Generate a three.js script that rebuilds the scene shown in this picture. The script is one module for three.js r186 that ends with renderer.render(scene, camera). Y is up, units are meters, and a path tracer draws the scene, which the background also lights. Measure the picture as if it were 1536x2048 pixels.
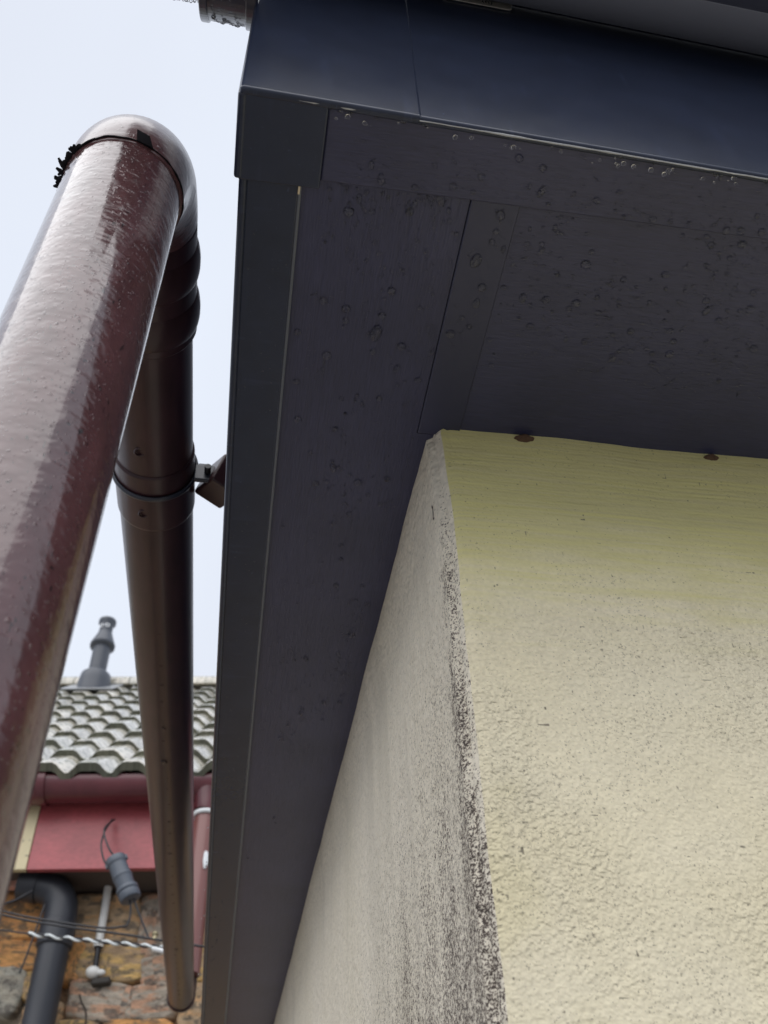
import * as THREE from 'three';
import { RoundedBoxGeometry } from 'three/addons/geometries/RoundedBoxGeometry.js';
import { mergeGeometries, mergeVertices } from 'three/addons/utils/BufferGeometryUtils.js';

// ---------------------------------------------------------------- camera, sky, sun, exposure
const EYE = 1.8, D2R = Math.PI / 180;
const scene = new THREE.Scene();
const camera = new THREE.PerspectiveCamera(53.86, 0.75, 0.02, 600);
camera.position.set(0, EYE, 0);
camera.rotation.set(45.58 * D2R, -10.43 * D2R, -2.264 * D2R, 'YXZ');
camera.focus = 0.66;
camera.userData.fStop = 15;

const renderer = new THREE.WebGLRenderer({ antialias: true });
renderer.toneMapping = THREE.LinearToneMapping;
renderer.toneMappingExposure = 1.45;
renderer.shadowMap.enabled = true;

// seeded value noise
let seed = 12345;
const rnd = () => { seed = (seed * 1664525 + 1013904223) >>> 0; return seed / 4294967296; };
const rr = (a, b) => a + (b - a) * rnd();
const NT = new Float32Array(65536); for (let i = 0; i < 65536; i++) NT[i] = rnd();
function vn(x, y) {
  const xi = Math.floor(x), yi = Math.floor(y); let fx = x - xi, fy = y - yi;
  fx = fx * fx * (3 - 2 * fx); fy = fy * fy * (3 - 2 * fy);
  const a = xi & 255, b = (xi + 1) & 255, c = (yi & 255) << 8, d = ((yi + 1) & 255) << 8;
  const p = NT[c | a], q = NT[c | b], r = NT[d | a], s = NT[d | b];
  return (p + (q - p) * fx) * (1 - fy) + (r + (s - r) * fx) * fy;
}
const fbm = (x, y) => 0.5 * vn(x, y) + 0.27 * vn(x * 2.1 + 13.7, y * 2.1 + 5.1) + 0.15 * vn(x * 4.3 + 31.1, y * 4.3 + 9.2) + 0.08 * vn(x * 8.7 + 3.3, y * 8.7 + 71.2);
const sst = (a, b, x) => { const t = Math.min(1, Math.max(0, (x - a) / (b - a))); return t * t * (3 - 2 * t); };
const mix = (a, b, t) => a + (b - a) * t;

{ // overcast sky, soft cloud only
  const W = 512, H = 256, d = new Float32Array(W * H * 4);
  for (let j = 0; j < H; j++) for (let i = 0; i < W; i++) {
    const el = (j / H - 0.5) * Math.PI, az = i / W * 2 * Math.PI;
    const cx = Math.cos(az) * Math.cos(el), cz = Math.sin(az) * Math.cos(el), cy = Math.sin(el);
    const n = fbm(40 + cx * 2.3 + cy * 1.1, 60 + cz * 2.3 + cy * 1.7), k = (0.9 + 0.2 * n) / 1.45, o = (j * W + i) * 4;
    d[o] = 0.82 * k * (1 - 0.04 * n); d[o + 1] = 0.86 * k; d[o + 2] = 0.97 * k; d[o + 3] = 1;
  }
  const sky = new THREE.DataTexture(d, W, H, THREE.RGBAFormat, THREE.FloatType);
  sky.mapping = THREE.EquirectangularReflectionMapping; sky.magFilter = THREE.LinearFilter; sky.needsUpdate = true;
  scene.background = sky; scene.environment = sky;
}
const sun = new THREE.DirectionalLight(new THREE.Color(1, 0.975, 0.94), 1.5);
sun.position.set(-2.6, EYE + 6.6, 4.2); sun.target.position.set(0, EYE, -0.5);
sun.castShadow = true; sun.shadow.radius = 150; sun.shadow.mapSize.set(2048, 2048);
Object.assign(sun.shadow.camera, { left: -6, right: 6, top: 6, bottom: -6, near: 0.5, far: 25 });
scene.add(sun, sun.target);

// ---------------------------------------------------------------- helpers
const used = {};
function numbered(n) { const k = used[n] = (used[n] ?? -1) + 1; return k ? n + '_' + String(k).padStart(3, '0') : n; }
function mesh(name, geo, mat, parent) { const m = new THREE.Mesh(geo, mat); m.name = name; m.castShadow = m.receiveShadow = true; parent.add(m); return m; }
function tag(o, label, category, group) { o.userData.label = label; o.userData.category = category; if (group) o.userData.group = group; return o; }
function thing(name, label, category, pos = [0, 0, 0], turn = 0, group) {
  const g = new THREE.Group(); g.name = numbered(name); g.position.set(...pos); g.rotation.y = turn; scene.add(g); return tag(g, label, category, group);
}
function one(name, geo, mat, label, category, pos = [0, 0, 0], turn = 0, group) {
  const m = mesh(numbered(name), geo, mat, scene); m.position.set(...pos); m.rotation.y = turn; return tag(m, label, category, group);
}
const lin = (r, g, b) => new THREE.Color().setRGB(r, g, b);
const std = (c, roughness, extra = {}) => new THREE.MeshPhysicalMaterial({ color: c, roughness, metalness: 0, ...extra });
function tex(w, h, fn, { srgb = true, repeat = [1, 1], wrap = THREE.RepeatWrapping } = {}) {
  const d = new Uint8Array(w * h * 4);
  const out = [0, 0, 0];
  for (let j = 0; j < h; j++) for (let i = 0; i < w; i++) {
    fn((i + 0.5) / w, (j + 0.5) / h, out); const o = (j * w + i) * 4;
    d[o] = Math.max(0, Math.min(255, out[0])); d[o + 1] = Math.max(0, Math.min(255, out[1])); d[o + 2] = Math.max(0, Math.min(255, out[2])); d[o + 3] = 255;
  }
  const t = new THREE.DataTexture(d, w, h); t.wrapS = t.wrapT = wrap; t.magFilter = THREE.LinearFilter; t.minFilter = THREE.LinearMipmapLinearFilter; t.generateMipmaps = true;
  if (srgb) t.colorSpace = THREE.SRGBColorSpace; t.repeat.set(...repeat); t.needsUpdate = true; return t;
}
// planar uv in metres from two axes
function uvOf(geo, fu, fv) {
  const p = geo.attributes.position, uv = new Float32Array(p.count * 2);
  for (let i = 0; i < p.count; i++) { uv[2 * i] = fu(p.getX(i), p.getY(i), p.getZ(i)); uv[2 * i + 1] = fv(p.getX(i), p.getY(i), p.getZ(i)); }
  geo.setAttribute('uv', new THREE.BufferAttribute(uv, 2)); return geo;
}
const gx = [(x, y, z) => x, (x, y, z) => z + y], gz = [(x, y, z) => z, (x, y, z) => x + y];
function prism(pts, y0, y1, bevel = 0) {     // plan outline [x,z] pulled up from y0 to y1
  const s = new THREE.Shape(pts.map(([x, z]) => new THREE.Vector2(x, -z)));
  const g = new THREE.ExtrudeGeometry(s, { depth: y1 - y0 - 2 * bevel, bevelEnabled: bevel > 0, bevelThickness: bevel, bevelSize: bevel, bevelOffset: -bevel, bevelSegments: 3, curveSegments: 8 });
  g.translate(0, 0, bevel); g.rotateX(-Math.PI / 2); g.translate(0, y0, 0); return g;
}
function box(w, h, d, x, y, z, r = 0) { const g = r ? new RoundedBoxGeometry(w, h, d, 3, r) : new THREE.BoxGeometry(w, h, d); g.translate(x, y, z); return g; }
const V3 = (a) => new THREE.Vector3(...a);
function tube(pts, r, seg = 40, rad = 10, closed = false, tension = 0.5) { return new THREE.TubeGeometry(new THREE.CatmullRomCurve3(pts.map(V3), closed, 'catmullrom', tension), seg, r, rad, closed); }
// a sweep along sample points with a radius at each (capped with a disc at both ends)
function sweep(pts, radii, rad = 40) {
  const n = pts.length, P = pts.map(V3), pos = [], uv = [], idx = []; let nrm = null, len = 0;
  for (let i = 0; i < n; i++) {
    const t = P[Math.min(n - 1, i + 1)].clone().sub(P[Math.max(0, i - 1)]).normalize();
    if (!nrm) nrm = new THREE.Vector3(1, 0, 0).addScaledVector(t, -t.x).normalize(); else nrm.addScaledVector(t, -nrm.dot(t)).normalize();
    const b = new THREE.Vector3().crossVectors(t, nrm); if (i) len += P[i].distanceTo(P[i - 1]);
    for (let k = 0; k <= rad; k++) { const a = k / rad * 2 * Math.PI, c = Math.cos(a) * radii[i], s = Math.sin(a) * radii[i]; pos.push(P[i].x + nrm.x * c + b.x * s, P[i].y + nrm.y * c + b.y * s, P[i].z + nrm.z * c + b.z * s); uv.push(k / rad * 0.2136, len); }
  }
  for (let i = 0; i < n - 1; i++) for (let k = 0; k < rad; k++) { const a = i * (rad + 1) + k, b = a + rad + 1; idx.push(a, a + 1, b, a + 1, b + 1, b); }
  for (const [e, flip] of [[0, 1], [n - 1, 0]]) { const c = pos.length / 3; pos.push(P[e].x, P[e].y, P[e].z); uv.push(0, 0); for (let k = 0; k <= rad; k++) { const a = (e * (rad + 1) + k) * 3; pos.push(pos[a], pos[a + 1], pos[a + 2]); uv.push(0, 0); } for (let k = 0; k < rad; k++) { const a = c + 1 + k; flip ? idx.push(c, a + 1, a) : idx.push(c, a, a + 1); } }
  const g = new THREE.BufferGeometry(); g.setAttribute('position', new THREE.Float32BufferAttribute(pos, 3)); g.setAttribute('uv', new THREE.Float32BufferAttribute(uv, 2)); g.setIndex(idx); g.computeVertexNormals(); return g;
}
// half-round shell pulled along x
function halfRound(r, th, x0, x1, lip = 0.004) {
  const s = new THREE.Shape(); s.absarc(0, 0, r, Math.PI, 2 * Math.PI, false); s.lineTo(r, lip); s.lineTo(r - th, lip); s.lineTo(r - th, 0); s.absarc(0, 0, r - th, 2 * Math.PI, Math.PI, true); s.lineTo(-r + th, lip); s.lineTo(-r, lip); s.lineTo(-r, 0);
  const g = new THREE.ExtrudeGeometry(s, { depth: x1 - x0, bevelEnabled: true, bevelThickness: 0.0008, bevelSize: 0.0006, bevelSegments: 2, curveSegments: 28 });
  g.rotateY(Math.PI / 2); g.translate(x0, 0, 0); return g;
}

// ---------------------------------------------------------------- materials
const grainMap = tex(1024, 1024, (u, v, o) => {
  const g = vn(u * 18, v * 512) * 0.5 + vn(u * 60, v * 512 + 7) * 0.5, p = fbm(u * 5, v * 5 + 40), k = 0.86 + 0.17 * g + 0.2 * (p - 0.5);
  o[0] = 62 * k; o[1] = 63 * k; o[2] = 90 * k;
});
const grainBump = tex(1024, 1024, (u, v, o) => { const g = vn(u * 18, v * 512) * 0.5 + vn(u * 60, v * 512 + 7) * 0.5; o[0] = o[1] = o[2] = 255 * g; }, { srgb: false });
for (const t of [grainMap, grainBump]) t.repeat.set(3.2, 3.2);
const M = {};
M.soffit = std(lin(1, 1, 1), 0.36, { map: grainMap, bumpMap: grainBump, bumpScale: 0.00012 });
const smoothPatch = tex(1024, 1024, (u, v, o) => {   // dull plastic with drip marks, scuffs and dust specks
  const n = fbm(u * 16, v * 16), s = vn(u * 400, v * 400), drip = sst(0.72, 0.95, vn(u * 90, v * 5 + 3)) * sst(0.4, 0.7, fbm(u * 12 + 5, v * 9)), sc = sst(0.93, 0.99, vn(u * 60 + v * 22, v * 220 - u * 40));
  const k = 0.9 + 0.18 * n + (s > 0.955 ? 0.3 : 0) + 0.16 * drip + 0.35 * sc * sst(0.5, 0.7, fbm(u * 7 + 60, v * 7)); o[0] = 39 * k; o[1] = 46 * k; o[2] = 65 * k;
});
smoothPatch.repeat.set(3, 3);
const smoothRough = tex(512, 512, (u, v, o) => { const n = fbm(u * 20 + 9, v * 20); o[0] = o[1] = o[2] = 255 * (0.22 + 0.04 * n); }, { srgb: false }); smoothRough.repeat.set(3, 3);
M.fascia = std(lin(1, 1, 1), 1, { map: smoothPatch, roughnessMap: smoothRough });
M.strip = std(lin(0.036, 0.038, 0.076), 0.32);
M.trim = std(lin(0.03, 0.034, 0.05), 0.3);
M.gutter = std(lin(0.06, 0.063, 0.085), 0.2);
// brown rain pipe: wet gloss with a rippled, beaded skin
const pipeBump = tex(1024, 2048, (u, v, o) => {
  const x = u * 52, y = v * 260, rip = vn(x * 0.55, y * 0.75) * 0.5 + vn(x * 1.5 + 5, y * 1.9) * 0.28; let bead = vn(x * 4.2, y * 3.4); bead = bead > 0.86 ? (bead - 0.86) * 5 : 0;
  o[0] = o[1] = o[2] = 255 * Math.min(1, rip * 0.6 + bead * 0.55);
}, { srgb: false });
pipeBump.repeat.set(1 / 0.2136, 1);
const pipeMap = tex(512, 1024, (u, v, o) => { const n = fbm(u * 24, v * 48), s = vn(u * 180, v * 380); const k = 0.85 + 0.3 * n, d = s > 0.93 ? 0.45 : 1; o[0] = 86 * k * d; o[1] = 55 * k * d; o[2] = 56 * k * d; });
pipeMap.repeat.set(1 / 0.2136, 1);
M.pipe = std(lin(1, 1, 1), 0.2, { map: pipeMap, bumpMap: pipeBump, bumpScale: 0.0013, clearcoat: 0.85, clearcoatRoughness: 0.07, ior: 1.52 });
M.elbow = std(lin(1, 1, 1), 0.3, { map: pipeMap, bumpMap: pipeBump, bumpScale: 0.0007, clearcoat: 0.5, clearcoatRoughness: 0.16 });
const pipeMap2 = tex(512, 1024, (u, v, o) => { const n = fbm(u * 20 + 7, v * 30), k = 0.8 + 0.4 * n; o[0] = 58 * k; o[1] = 36 * k; o[2] = 41 * k; }); pipeMap2.repeat.set(1 / 0.2136, 1);
M.pipe2 = std(lin(1, 1, 1), 0.34, { map: pipeMap2, specularIntensity: 0.7, clearcoat: 0.1, clearcoatRoughness: 0.1 });
M.black = std(lin(0.02, 0.02, 0.024), 0.45);
M.sealant = std(lin(0.012, 0.011, 0.013), 0.95, { specularIntensity: 0.2 });
M.water = new THREE.MeshPhysicalMaterial({ color: 0xffffff, roughness: 0.0, transmission: 1, ior: 1.333, thickness: 0.004 });

// ---------------------------------------------------------------- ground
{
  const gm = tex(1024, 1024, (u, v, o) => { const n = fbm(u * 9, v * 9), s = vn(u * 256, v * 256), k = 0.75 + 0.35 * n + 0.12 * (s - 0.5); o[0] = 138 * k; o[1] = 136 * k; o[2] = 134 * k; }); gm.repeat.set(120, 120);
  const gr = new THREE.PlaneGeometry(400, 400); gr.rotateX(-Math.PI / 2);
  const g = mesh('ground', gr, std(lin(1, 1, 1), 0.45, { map: gm }), scene); g.userData.kind = 'structure';
}

// ---------------------------------------------------------------- near building: cream rendered walls, dark boxed eaves
const house = thing('rendered_building', 'cream rendered building corner under dark boxed plastic eaves', 'building');
const Y = (h) => EYE + h;
const WZ = -0.447, CX = 0.128, BACK = -2.4, RIGHT = 1.8;
{
  // textures cover 1 m across and 1 m up, from 0.45 m below the eye to 0.55 m above it
  const wn = (u, v) => { const i = Math.floor(u * 2048), j = Math.floor(v * 2048); return NT[(Math.imul(i, 7919) ^ Math.imul(j, 104729) ^ (i >> 3)) & 65535]; };
  const bandEdge = (u) => 0.905 + 0.02 * (vn(u * 9, 3.3) - 0.5) + 0.012 * (vn(u * 37, 8.1) - 0.5);
  const frontMap = tex(2048, 2048, (u, v, o) => {
    const pt = fbm(u * 7, v * 7), p2 = fbm(u * 19 + 50, v * 23), gr = vn(u * 620, v * 620);
    let r = mix(230, 235, pt), g = mix(217, 226, pt), b = mix(178, 202, pt); const k = 0.95 + 0.07 * gr + 0.06 * (p2 - 0.5); r *= k; g *= k; b *= k;
    const be = bandEdge(u), st = vn(u * 16 + 3, v * 620), inb = sst(be - 0.1, be + 0.03, v + 0.07 * (fbm(u * 18, v * 130) - 0.5) + 0.02 * (st - 0.5));
    if (inb > 0) { const q = inb * (0.6 + 0.4 * st); r = mix(r, 212 * (0.95 + 0.08 * st), q); g = mix(g, 204 * (0.95 + 0.08 * st), q); b = mix(b, 136 * (0.93 + 0.12 * st), q); }
    const yl = sst(0.56, 0.75, fbm(u * 13 + 90, v * 17 + 4)); r = mix(r, 206, yl * 0.25); g = mix(g, 196, yl * 0.25); b = mix(b, 152, yl * 0.25);
    const cl = fbm(u * 23 + 21, v * 30 + 33), s1 = 0.45 * vn(u * 800, v * 800 + 11) + 0.3 * wn(u, v) + 0.25 * vn(u * 1500, v * 1500), s2 = vn(u * 420 + 9, v * 420), s3 = vn(u * 170 + 40, v * 170 + 3);
    const th = 0.77 - 0.08 * sst(0.35, 0.65, cl) + 0.08 * inb;
    let dk = sst(th, th + 0.1, s1) * 0.5; if (s2 > 0.965) dk = Math.max(dk, 0.7 * sst(0.965, 0.985, s2)); if (s3 > 0.988) dk = Math.max(dk, 0.8 * sst(0.988, 0.994, s3));
    o[0] = mix(r, 98, dk); o[1] = mix(g, 92, dk); o[2] = mix(b, 80, dk);
  }, { wrap: THREE.MirroredRepeatWrapping });
  const frontBump = tex(2048, 2048, (u, v, o) => {
    const inb = sst(bandEdge(u) - 0.12, bandEdge(u) + 0.01, v);
    const rough = 0.1 * vn(u * 110, v * 230) + 0.3 * vn(u * 330 + 3, v * 500) + 0.34 * vn(u * 640, v * 820) + 0.26 * vn(u * 1000, v * 1100), brush = 0.22 * vn(u * 22, v * 520) + 0.1 * vn(u * 60, v * 900) + 0.25 * rough + 0.2;
    const tr = vn(u * 6 + v * 3, v * 34), amp = 0.5 + 0.6 * sst(0.35, 0.65, fbm(u * 11 + 70, v * 13)) + 0.25 * sst(0.55, 0.8, tr); o[0] = o[1] = o[2] = 255 * Math.min(1, mix(rough * amp, brush * 0.55, inb));
  }, { srgb: false, wrap: THREE.MirroredRepeatWrapping });
  M.front = std(lin(1, 1, 1), 0.82, { map: frontMap, bumpMap: frontBump, bumpScale: 0.0025 });
  const sideMap = tex(2048, 2048, (u, v, o) => {       // u: metres back from the corner
    const pt = fbm(u * 6 + 11, v * 3), wash = fbm(u * 26, v * 3.2 + 8), gr = vn(u * 600, v * 600);
    let r = mix(222, 232, pt), g = mix(212, 223, pt), b = mix(188, 206, pt); const k = 0.93 + 0.1 * gr - 0.05 * sst(0.5, 0.75, wash) * (0.4 + 0.9 * gr); r *= k; g *= k; b *= k;
    const wob = 0.012 * (vn(v * 9, 4.4) - 0.5), low = sst(0.97, 0.55, v);
    let den = (0.5 + 0.8 * sst(0.88, 0.6, v)) * Math.exp(-(((u - 0.014 + wob) / 0.011) ** 2)) * sst(0.99, 0.9, v) * (0.25 + 1.3 * sst(0.2, 0.75, fbm(v * 22, u * 60 + 6))) + 0.3 * Math.exp(-(((u - 0.05 + wob * 2) / 0.03) ** 2)) * low + 0.34 * Math.exp(-(((u - 0.14) / 0.12) ** 2)) * low + 0.36 * sst(1.0, 0.2, u) * low;
    den *= 0.62 + 0.6 * sst(0.3, 0.68, 0.6 * fbm(u * 42, v * 7 + 2) + 0.4 * fbm(u * 90 + 4, v * 60)); den += 0.05 + 0.14 * sst(0.98, 0.6, v) * sst(0.9, 0.1, u);
    const sp = 0.36 * vn(u * 900, v * 800) + 0.36 * wn(u, v) + 0.28 * vn(u * 1500, v * 1300 + 5), th = 0.83 - 0.42 * Math.min(0.85, den), dk = sst(th, th + 0.1, sp) * 0.86;
    const cr = v > 0.8 && v < 0.965 ? sst(0.0016, 0.0005, Math.abs(u - 0.024 - 0.012 * (vn(v * 22, 9.7) - 0.5) - 0.007 * vn(v * 150, 2.2) - 0.003 * vn(v * 420, 7.2))) * sst(0.5, 0.62, vn(v * 190, 17.3)) * sst(0.35, 0.55, vn(v * 40, 1.3)) : 0;
    const t = Math.max(dk, cr * 0.85); o[0] = mix(r, 52, t); o[1] = mix(g, 42, t); o[2] = mix(b, 38, t);
  }, { wrap: THREE.MirroredRepeatWrapping });
  const sideBump = tex(1024, 1024, (u, v, o) => { o[0] = o[1] = o[2] = 255 * (0.4 * vn(u * 130, v * 130) + 0.35 * vn(u * 250, v * 250 + 3) + 0.25 * vn(u * 500, v * 500)); }, { srgb: false, wrap: THREE.MirroredRepeatWrapping });
  M.side = std(lin(1, 1, 1), 0.85, { map: sideMap, bumpMap: sideBump, bumpScale: 0.0028 });
  const sx = (z) => CX - 0.006 - (WZ - z) * 0.0155;    // the side face runs very slightly off square
  const cols = []; const R = 0.008, ccx = CX + R - 0.002, ccz = WZ - R;
  const steps = []; for (let x = RIGHT; x > 0.62; x -= 0.06) steps.push(x); for (let x = 0.62; x > ccx + 0.001; x -= 0.0035) steps.push(x);
  for (const x of steps) cols.push({ x, z: WZ, nx: 0, nz: 1, s: x - ccx, f: 1 });
  for (let k = 0; k <= 8; k++) { const a = k / 8 * Math.PI / 2; cols.push({ x: ccx - Math.sin(a) * R, z: ccz + Math.cos(a) * R, nx: -Math.sin(a), nz: Math.cos(a), s: 0, f: k < 4 ? 1 : k > 4 ? 0 : 2 }); }
  for (let z = ccz - 0.003; z > -1.2; z -= 0.005) cols.push({ x: sx(z), z, nx: -1, nz: 0, s: z - ccz, f: 0 });
  for (let z = -1.2; z > BACK; z -= 0.03) cols.push({ x: sx(z), z, nx: -1, nz: 0, s: z - ccz, f: 0 });
  { let mid = cols.findIndex((c) => c.f === 2), L = 0; cols[mid].u = 0; for (let i = mid - 1; i >= 0; i--) { L += Math.hypot(cols[i].x - cols[i + 1].x, cols[i].z - cols[i + 1].z); cols[i].u = L; } L = 0; for (let i = mid + 1; i < cols.length; i++) { L += Math.hypot(cols[i].x - cols[i - 1].x, cols[i].z - cols[i - 1].z); cols[i].u = L; } }
  const rows = []; for (let h = -0.45; h < -0.02; h += 0.02) rows.push(h); for (let h = -0.02; h < 0.5555; h += 0.0045) rows.push(h); rows.push(0.5565);
  function wallMesh(list, mat) {
    const pos = [], uv = [], idx = [], nc = list.length;
    for (const h of rows) for (const c of list) {
      const q = c.s * 14 + 80, flare = sst(0.485, 0.55, h), edge = Math.exp(-Math.abs(c.s) / 0.02);
      let d = (c.f ? 0.004 : 0.004 * Math.exp(c.s / 0.12) + 0.0008) * (fbm(q, h * 16 + 20) - 0.5) + 0.0035 * edge * (vn(h * 30, 5.5) - 0.5) + (c.nx < -0.5 ? 0.005 : 0.0025) * flare + (c.f ? 0.003 : 0.0008) * flare * (vn(q * 1.4, 3.1) - 0.5);
      pos.push(c.x + c.nx * d, Y(h), c.z + c.nz * d); uv.push(c.u, h + 0.45);
    }
    for (let j = 0; j < rows.length - 1; j++) for (let i = 0; i < nc - 1; i++) { const a = j * nc + i, b = a + nc; idx.push(a, b, a + 1, a + 1, b, b + 1); }
    const g = new THREE.BufferGeometry(); g.setAttribute('position', new THREE.Float32BufferAttribute(pos, 3)); g.setAttribute('uv', new THREE.Float32BufferAttribute(uv, 2)); g.setIndex(idx); g.computeVertexNormals(); return mesh('wall', g, mat, house);
  }
  wallMesh(cols.filter((c) => c.f > 0), M.front); wallMesh(cols.filter((c) => c.f !== 1), M.side).userData.label = 'side wall face speckled with black mould';
  const baseMap = tex(512, 512, (u, v, o) => { const n = fbm(u * 16, v * 16), s = vn(u * 256, v * 256), k = 0.9 + 0.14 * n - (s > 0.9 ? 0.25 : 0); o[0] = 222 * k; o[1] = 212 * k; o[2] = 186 * k; });
  const bg = prism([[CX + 0.001, WZ - 0.001], [RIGHT, WZ - 0.001], [RIGHT, BACK], [sx(BACK), BACK]], 0, Y(-0.445)); 
  mesh('wall_base', uvOf(bg, (x, y, z) => x + z, (x, y) => y), std(lin(1, 1, 1), 0.85, { map: baseMap }), house);
  // the rest of the block: back and right walls
  mesh('wall', prism([[RIGHT - 0.1, WZ - 0.02], [RIGHT, WZ - 0.02], [RIGHT, BACK], [RIGHT - 0.1, BACK]], Y(-0.44), Y(0.55)), M.side, house);
  mesh('wall', prism([[0.11, BACK + 0.1], [RIGHT - 0.11, BACK + 0.1], [RIGHT - 0.11, BACK], [0.11, BACK]], Y(-0.44), Y(0.55)), M.side, house);
}
// eaves. The front line of the eaves runs from the corner and drifts back a little
const FZ = -0.222, SL = Math.tan(1.5 * D2R), fz = (x) => FZ - (x + 0.027) * SL, ox = (z) => -0.027 - (z - FZ) * 0.0115, seamX = (z) => 0.0085 - (z + 0.27) * 0.0125;
{
  // lips of the fascia boards on the underside
  mesh('fascia_lip', uvOf(prism([[0.02, fz(0.02) - 0.0042], [RIGHT, fz(RIGHT) - 0.0042], [RIGHT, -0.2705], [0.02, -0.2705]], Y(0.5500), Y(0.5600), 0.0012), ...gx), M.soffit, house);
  mesh('fascia_lip', uvOf(prism([[ox(-0.262) + 0.0042, -0.2715], [seamX(-0.2715), -0.2715], [seamX(BACK), BACK], [ox(BACK) + 0.0042, BACK]], Y(0.5500), Y(0.5600), 0.0014), ...gz), M.fascia, house);
  // soffit boards
  mesh('soffit_board', uvOf(prism([[seamX(-0.27) - 0.004, -0.2685], [0.1092, -0.2685], [0.1092, -0.452], [0.14, -0.452], [0.125, BACK], [seamX(BACK) - 0.004, BACK]], Y(0.5532), Y(0.5632)), ...gz), M.soffit, house);
  mesh('joint_strip', uvOf(prism([[0.1096, -0.2695], [0.1393, -0.2695], [0.1393, -0.451], [0.1096, -0.451]], Y(0.5518), Y(0.5618), 0.0008), ...gz), M.strip, house);
  mesh('soffit_board', uvOf(prism([[0.1395, -0.2685], [RIGHT, -0.2685], [RIGHT, -0.47], [0.1395, -0.47]], Y(0.5532), Y(0.5632)), ...gx), M.soffit, house);
  // fascia boards with a rounded bottom nose
  const fl = RIGHT - 0.06, a = Math.atan(SL);
  const ff = new RoundedBoxGeometry(fl, 0.25, 0.005, 4, 0.0022); uvOf(ff, (x, y) => x, (x, y) => y);
  const f1 = mesh('fascia', ff, M.fascia, house); f1.rotation.y = a; f1.position.set(0.06 + fl / 2, Y(0.5475 + 0.125), fz(0.06 + fl / 2) - 0.0025);
  const sl = FZ - BACK, a2 = Math.atan(0.0115), sf = new RoundedBoxGeometry(0.005, 0.25, sl - 0.05, 4, 0.0022); uvOf(sf, (x, y, z) => z, (x, y) => y);
  const f2 = mesh('fascia', sf, M.fascia, house); f2.rotation.y = a2 * -1; f2.position.set(ox((FZ - 0.05 + BACK) / 2) + 0.0025, Y(0.5485 + 0.125), (FZ - 0.05 + BACK) / 2);
  // corner joint cover: front plate, side plate and bottom plate
  const cl = 0.1, c1 = mesh('corner_trim', uvOf(new RoundedBoxGeometry(cl, 0.2515, 0.005, 4, 0.0022), (x, y) => x, (x, y) => y), M.fascia, house); c1.rotation.y = a; c1.position.set(-0.0285 + cl / 2, Y(0.5465 + 0.126), fz(-0.0285 + cl / 2) - 0.0018);
  mesh('corner_trim', uvOf(box(0.005, 0.25, 0.05, -0.0268, Y(0.5468 + 0.125), FZ - 0.0275, 0.002), (x, y, z) => z, (x, y) => y), M.fascia, house);
  mesh('corner_trim', uvOf(box(0.0474, 0.006, 0.0505, -0.0036, Y(0.5504), FZ - 0.0275, 0.0012), ...gx), M.fascia, house);
  { const pts = []; for (let z = -0.275; z > BACK; z -= 0.03) pts.push([seamX(z) + 0.0004, Y(0.5506), z]); mesh('seam_bead', tube(pts, 0.0011, 140, 6), std(lin(0.13, 0.14, 0.16), 0.3), house); }
  mesh('sliver', box(0.0012, 0.0006, 0.009, 0.0085, Y(0.5493), -0.2755), std(lin(0.75, 0.62, 0.42), 0.6), house).userData.label = 'pale sliver at the corner trim';
  mesh('roof_deck', prism([[-0.012, -0.24], [RIGHT, -0.29], [RIGHT, BACK], [0.01, BACK]], Y(0.786), Y(0.812)), M.black, house);
}

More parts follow.
